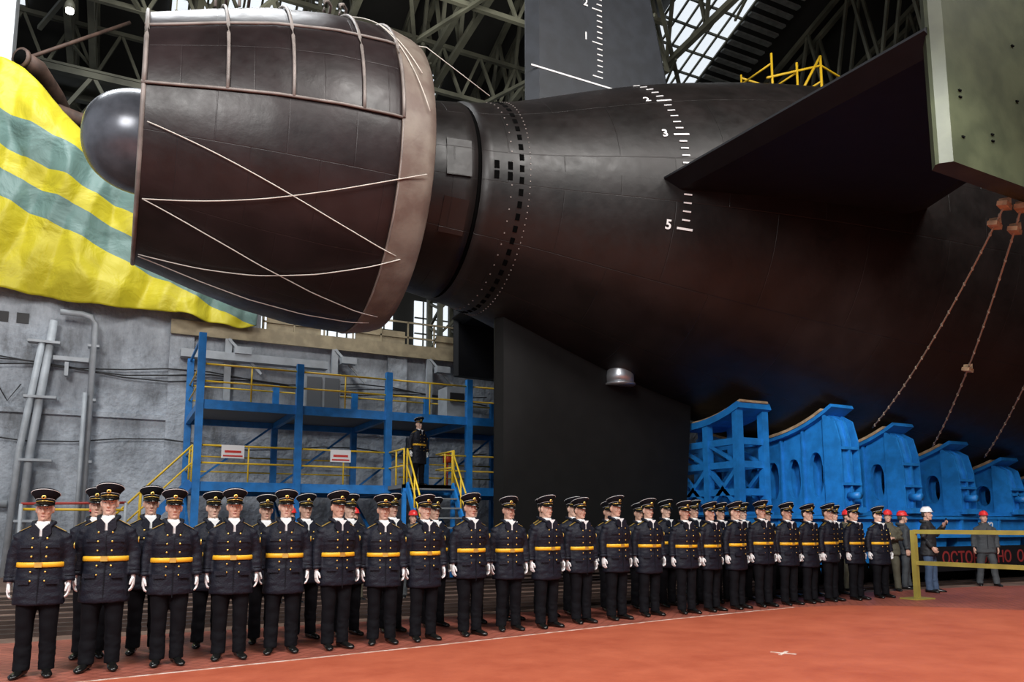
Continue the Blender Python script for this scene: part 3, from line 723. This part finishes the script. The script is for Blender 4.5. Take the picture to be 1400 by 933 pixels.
def figure(o):
    B=MB(); zc=1.655
    coat,trou,shoe,skin,hair,whi,gold,goldm,cap,gloss,ew,ir,lip,helm=range(14)
    mats=[o.get('coat',P_coat),o.get('trou',P_trou),P_shoe,o.get('skin',P_skin),P_hair,P_whi,P_gold,P_goldm,P_cap,P_gloss,P_eye,P_iris,P_lip,o.get('helm',P_red)]
    hem=o.get('hem',.70)
    C=MB()
    rows=[(hem,.222,.150,.0),(hem+.02,.226,.155,0),(.85,.218,.152,0),(.97,.208,.146,0),(1.05,.200,.140,0),(1.10,.188,.132,0),(1.15,.198,.138,0),(1.25,.212,.148,-.006),(1.34,.208,.146,-.004),(1.40,.185,.130,0),(1.435,.155,.112,.006),(1.465,.120,.095,.01),(1.49,.088,.080,.012),(1.53,.070,.070,.012)]
    if o['kind']=='worker': rows=[r for r in rows if r[0]<=hem+.021 or r[0]>hem+.05]
    C.loft([sring(0,cy,z,wx,wy) for z,wx,wy,cy in rows])
    for s_,(sh,el,wr) in zip((-1,1),o['arms']):
        e=Vector(el);w=Vector(wr);s0=Vector(sh)
        C.tube([(s_*.06,.004,1.405),(s_*.12,.002,1.393),(s_*.163,0,1.372),tuple(s0.lerp(e,.12)+Vector((s_*.008,0,-.005))),s0.lerp(e,.3),s0.lerp(e,.6),e,e.lerp(w,.5),w],[.055,.062,.067,.070,.070,.066,.061,.058,.054],0,16)
        C.ell((s_*.183,.0,1.352),(.066,.068,.070),0,16,10)
    def dis(p):
        d=.007*noise.noise(p*9)+.005*noise.noise(Vector((p.x*14,p.y*14,p.z*30)))
        if o['kind']!='worker': d+=.0012*math.sin(p.z*2*pi/.085)
        else: d+=.007*noise.noise(p*12)
        return d
    vs,fs=remesh(C,.0125,4,dis); B.add(vs,fs,coat,True)
    T=MB()
    hx=.095; ft=o.get('feet',[(-.105,0),(.105,0)])
    T.loft([sring(0,.0,z,wx,wy,24) for z,wx,wy in((.74,.13,.09),(.82,.18,.115),(.92,.185,.12),(1.0,.175,.115))])
    for s_,(fx,fy) in zip((-1,1),ft):
        k=Vector(((s_*hx+fx)/2,(fy)/2-.012,.49)); T.tube([(s_*.085,0,.90),(s_*.09,0,.78),k+Vector((0,0,.1)),k,k.lerp(Vector((fx,fy,.08)),.45)+Vector((0,.012,0)),(fx,fy,.12),(fx,fy-.005,.055)],[.10,.100,.086,.078,.074,.072,.074],0,18,True,(0,1,0))
    vs,fs=remesh(T,.0125,2,lambda p:.007*noise.noise(Vector((p.x*10,p.y*10,p.z*10)))+.005*noise.noise(Vector((p.x*20,p.y*20,p.z*26+5)))*(p.z<.35)); B.add(vs,fs,trou,True)
    for s_,(fx,fy) in zip((-1,1),ft):
        Sm=MB(); an=s_*.22
        def R(x,y,z): return (fx+x*math.cos(an)-y*math.sin(an), fy+x*math.sin(an)+y*math.cos(an), z)
        rs=[]
        for y,w,h,hc in((.085,.02,.03,.035),(.075,.034,.045,.047),(.04,.039,.052,.054),(-.02,.038,.05,.052),(-.08,.043,.036,.038),(-.13,.048,.029,.031),(-.17,.044,.025,.027),(-.2,.026,.018,.020),(-.21,.008,.008,.016)):
            rs.append([R(w*math.cos(2*pi*k/16),y,max(.004,hc+h*math.sin(2*pi*k/16))) for k in range(16)])
        Sm.loft(rs); B.add(Sm.v,Sm.f,shoe,True)
    head(B,skin,hair,ew,ir,lip,zc)
    for s_,(sh,el,wr) in zip((-1,1),o['arms']):
        e=Vector(el);w=Vector(wr); al=(w-e).normalized()
        if al.z<-.7: palm,fw=(-s_,0,0),(0,-1,0)
        else: palm,fw=(0,.4,-1) if al.z<.4 else (-s_*.3,1,0),(-s_,0,.5)
        vs,fs=hand(w+al*.012,al,palm,fw,o.get('curl',.55)); B.add(vs,fs,whi if o['kind']!='worker' else skin,True)
        B.tube([w-al*.035,w+al*.004],[.0555,.054],coat,16)
        if o['kind']!='worker': B.tube([w-al*.05,w-al*.046],[.059,.059],gold if o['kind']=='senior' else coat,16)
    if o['kind']!='worker':
        B.loft([sring(0,0,z,wx,wy,32) for z,wx,wy in((1.072,.202,.145),(1.076,.208,.152),(1.118,.207,.151),(1.122,.200,.144))],gold)
        B.box((0,-.155,1.097),(.062,.014,.05),goldm)
        for s_ in(-1,1):
            B.prism([(s_*.012,1.45),(s_*.050,1.495),(s_*.085,1.475),(s_*.092,1.41),(s_*.015,1.32)],'y',-.150,-.110,coat)
            for i,z in enumerate((1.36,1.27,1.18,1.03,.94)):
                B.ell((s_*.062,-.154-.002*(i in(1,2)),z),(.010,.006,.010),goldm,8,5)
            p=Vector((s_*.095,.0,1.478));q=Vector((s_*.200,0,1.420)); 
            B.beam(p,q,.055,.012,goldm if o['kind']=='senior' else cap); B.beam(p+Vector((0,0,.008)),q+Vector((0,0,.008)),.012,.006,goldm)
            B.beam(p+Vector((0,-.024,.007)),q+Vector((0,-.024,.007)),.006,.006,goldm); B.ell(q+Vector((-s_*.02,0,.014)),(.009,.009,.005),goldm,8,5)
            B.box((s_*.125,-.142,.93),(.12,.014,.045),coat,s_*.35); B.box((s_*.12,-.137,1.28),(.10,.012,.03),coat,s_*.35)
        B.box((.008,-.156,.885),(.006,.006,.36),cap); B.box((.008,-.153,1.23),(.006,.006,.2),cap)
        sh,el,wr=o['arms'][1]; c=Vector(sh).lerp(Vector(el),.45)+Vector((.070,-.012,0)); B.ell(c,(.008,.030,.036),goldm,12,6); B.ell(c+Vector((.004,0,0)),(.007,.024,.03),cap,12,6)
        sc=MB(); sc.loft([sring(0,.002,z,wx,wy,24) for z,wx,wy in((1.45,.070,.078),(1.49,.069,.078),(1.515,.066,.076),(1.53,.058,.068))]); B.add(sc.v,sc.f,whi,True)
        B.prism([(-.055,1.505),(.055,1.505),(0,1.335)],'y',-.134,-.07,whi)
        for s_ in(-1,1):
            B.tube([(s_*.03,-.105,1.43),(s_*.078,-.06,1.498),(s_*.088,.02,1.515),(s_*.05,.088,1.525),(0,.1,1.525)],[.014,.022,.024,.024,.024],coat,8)
        cz=zc+.045; tl=.18
        def cr(z,w,wy,cy=.004,t=tl): return [(p[0],p[1],p[2]-(p[1])*t) for p in sring(0,cy,z,w,wy,32,2)]
        B.loft([cr(cz,.080,.102),cr(cz+.042,.083,.105)],cap)
        B.loft([cr(cz+.041,.0842,.1062),cr(cz+.044,.0855,.1075)],whi)
        B.loft([cr(cz+.044,.084,.106),cr(cz+.07,.100,.120,-.002),cr(cz+.098,.122,.136,-.002,.30),cr(cz+.108,.127,.140,-.002,.32),cr(cz+.122,.120,.133,0,.34),cr(cz+.132,.085,.097,0,.36),cr(cz+.136,.03,.035,0,.36)],cap)
        B.loft([cr(cz+.105,.1275,.1405,-.002,.32),cr(cz+.109,.1280,.141,-.002,.32)],whi)
        vs=[];K=16
        for layer in(0,-.005):
            for k in range(K+1):
                a=-1.15+2.3*k/K
                for r,dz in((1.0,0),(1.28,-.018),(1.55,-.04)):
                    x=math.sin(a)*.08*(r if r==1 else 1+(r-1)*.45); y=-math.cos(a)*.102*(r if r==1 else 1+(r-1)*(math.cos(a)**.6))
                    vs.append((x,y+.004,cz+.006+.018*math.cos(a)+dz*math.cos(a)+layer))
        fs=[]; st=3*(K+1)
        for l in(0,st):
            for k in range(K):
                for q in(0,1): a=l+k*3+q; fs.append((a,a+3,a+4,a+1))
        for k in range(K): a=k*3+2; fs.append((a,a+3,a+3+st,a+st))
        B.add(vs,fs,gloss,True)
        B.tube([(math.sin(a)*.083,-math.cos(a)*.106+.004,cz+.018+.017*math.cos(a)) for a in [-1.2+2.4*k/12 for k in range(13)]],.0045,goldm,6)
        B.ell((0,-.116,cz+.072),(.022,.010,.022),goldm,12,8); B.ell((0,-.124,cz+.072),(.009,.006,.011),cap,8,6)
    else:
        cz=zc+.055
        def cr(z,w,wy,cy=.004): return sring(0,cy,z,w,wy,32,2)
        B.loft([cr(cz-.004,.112,.135,-.008),cr(cz+.004,.113,.136,-.008),cr(cz+.008,.096,.118),cr(cz+.05,.092,.113),cr(cz+.085,.074,.092),cr(cz+.105,.045,.058),cr(cz+.112,.01,.012)],helm)
        B.box((0,.0,cz+.108),(.03,.13,.014),helm)
        for s_ in(-1,1): B.tube([(s_*.088,0,cz),(s_*.070,-.03,zc-.08),(0,-.05,zc-.125)],.004,cap,6)
        B.box((.0,-.152,1.15),(.01,.008,.5),cap)
        B.tube([(-.09,.0,1.49),(-.075,.085,1.505),(0,.115,1.51),(.075,.085,1.505),(.09,0,1.49)],[.02,.035,.045,.035,.02],coat,10)
        if o.get('phone'): 
            w=Vector(o['arms'][1][2]); e=Vector(o['arms'][1][1]); al=(w-e).normalized(); B.box(w+al*.12+Vector((0,-.0,.02)),(.075,.012,.15),cap)
    return B.mesh(o['name'],mats)
A_att=[((-.182,0,1.385),(-.242,.018,1.16),(-.252,-.015,.93)),((.182,0,1.385),(.242,.018,1.16),(.252,-.015,.93))]
A_att2=[((-.182,0,1.385),(-.252,.03,1.165),(-.260,.0,.935)),((.182,0,1.385),(.248,.022,1.16),(.252,-.03,.93))]
offs=[figure(dict(name='naval_officer_a',kind='officer',arms=A_att,hem=.70)),
      figure(dict(name='naval_officer_b',kind='officer',arms=A_att2,hem=.66,skin=P_skin2,feet=[(-.12,-.02),(.10,0)])),
      figure(dict(name='naval_officer_c',kind='officer',arms=A_att,hem=.73,feet=[(-.09,0),(.09,-.01)]))]
def place(me,name,x,y,z,rz,s=1,sx=1):
    o=bpy.data.objects.new(name,me); COL.objects.link(o); o.location=(x,y,z); o.rotation_euler=(0,0,rz); o.scale=(s*sx,s,s); return o
rowx=[-.62,-.06,.55,1.17,1.76,2.37,2.97,3.53,4.22,4.89,5.51,6.2,6.91,7.66,8.39,8.98,9.63,10.3,10.93,11.55,12.14,12.8,13.6]
rowy=[(-.62,8.89),(.09,8.97),(3.55,9.41),(7.58,10.16),(13.5,10.58)]
hs=[.96,1.0,.975,.985,.99,.99,.975,.98,1.0,.985,1.0,.99,1.015,1.0,.985,.98,.99,1.005,.99,.98,.99,.98,.97]
for i,x in enumerate(rowx):
    y=interp(rowy,x)
    place(offs[i%3],'naval_officer',x,y+random.uniform(-.05,.05),.008,random.uniform(-.2,.2)+.05,hs[i],1.03)
    if i>0:
        place(offs[(i+1)%3],'naval_officer',x+random.uniform(-.07,.07)-.13,y+.93+random.uniform(-.06,.06),.006,random.uniform(-.15,.15)+.05,random.uniform(.97,1.02),1.02)
sen=figure(dict(name='admiral_figure',kind='senior',arms=A_att2,hem=.58,skin=P_skin2))
place(sen,'naval_officer',7.4,20.25,2.5,.35,1.03,1.08)
A_w1=[((-.182,0,1.385),(-.25,.03,1.17),(-.14,-.22,1.12)),((.182,0,1.385),(.25,.0,1.17),(.10,-.24,1.18))]
A_w2=[((-.182,0,1.385),(-.27,.02,1.17),(-.22,-.12,.97)),((.182,0,1.385),(.27,-.10,1.22),(.16,-.27,1.40))]
w1=figure(dict(name='worker_a',kind='worker',arms=A_w1,hem=.80,coat=P_ol,trou=P_ol,helm=P_red,phone=False,feet=[(-.12,.03),(.13,-.05)]))
w2=figure(dict(name='worker_b',kind='worker',arms=A_w2,hem=.78,coat=P_black,trou=P_jean,helm=P_hwhite,phone=True,feet=[(-.12,0),(.13,-.05)]))
w3=figure(dict(name='worker_c',kind='worker',arms=A_att2,hem=.80,coat=P_grey,trou=P_grey,helm=P_red,feet=[(-.16,.06),(.15,-.1)]))
place(w1,'shipyard_worker',15.2,11.55,0,-.9,.97); place(w2,'shipyard_worker',15.6,10.9,0,.35,1.0)
place(w3,'shipyard_worker',18.4,11.4,0,-.7,.97); place(w1,'shipyard_worker',14.4,11.95,0,.2,.97); place(w3,'shipyard_worker',15.95,11.75,0,.9,.96)
place(w3,'shipyard_worker',2.9,14.75,0,.2,.97); place(w1,'shipyard_worker',4.1,14.75,0,.1,.97); place(w3,'shipyard_worker',5.3,14.75,0,-.1,.95); place(w1,'shipyard_worker',-.3,14.75,0,.2,.97); place(w3,'shipyard_worker',10.6,12.75,0,.2,.95)

# ---------------------------------------------------------------- light & camera
w=bpy.data.worlds.new('W'); S.world=w; w.use_nodes=True
bg=w.node_tree.nodes['Background']; bg.inputs[0].default_value=(.82,.91,1.0,1); bg.inputs[1].default_value=.62
def area(name,loc,tgt,size,power,col=(1,1,1)):
    l=bpy.data.lights.new(name,'AREA'); l.shape='RECTANGLE'; l.size=size[0]; l.size_y=size[1]; l.energy=power; l.color=col
    o=bpy.data.objects.new(name,l); COL.objects.link(o); o.location=loc; d=Vector(tgt)-Vector(loc); o.rotation_euler=d.to_track_quat('-Z','Y').to_euler()
def spot(name,loc,tgt,ang,power,r=.5,col=(1,1,1)):
    l=bpy.data.lights.new(name,'SPOT'); l.spot_size=math.radians(ang); l.spot_blend=.6; l.energy=power; l.shadow_soft_size=r; l.color=col
    o=bpy.data.objects.new(name,l); COL.objects.link(o); o.location=loc; d=Vector(tgt)-Vector(loc); o.rotation_euler=d.to_track_quat('-Z','Y').to_euler()
area('daylight_gate',(-10,-5,15),(4,12,4),(7,7),4200,(1,.98,.95))
area('hall_floodlight',(5,-1,19),(6,9,0),(6,5),3000,(1,.97,.93))
area('fill_row_right',(15,0,18),(14,9,0),(5,4),1500,(1,.97,.93))  # added fill, no real lamp: brightens the right end of the officers' row
area('fill_back_wall',(-1,20,19),(3,25.8,4),(10,3),1700,(.95,.98,1))  # invented fill light that lifts the back wall, not actual roof daylight
spot('fill_cradles',(6,3,9),(18,13.5,1.6),30,5500,.6)  # extra spot added only to brighten the blue cradles
spot('fill_platform',(3,4,7.5),(7.4,20.3,3.2),22,2600,.4)  # made-up spot to brighten the admiral and the scaffold platform
area('fill_trusses',(8,24,20.5),(14,32,27),(20,3),900,(1,.98,.9))  # added upward fill under the roof to brighten trusses, not daylight
cd=bpy.data.cameras.new('Camera'); cam=bpy.data.objects.new('Camera',cd); COL.objects.link(cam); S.camera=cam
cam.location=(0,0,1.45); cam.rotation_euler=(math.radians(97.01),0,math.radians(-27)); cd.sensor_width=36; cd.lens=36*1057/1400; cd.shift_y=.086; cd.clip_end=300
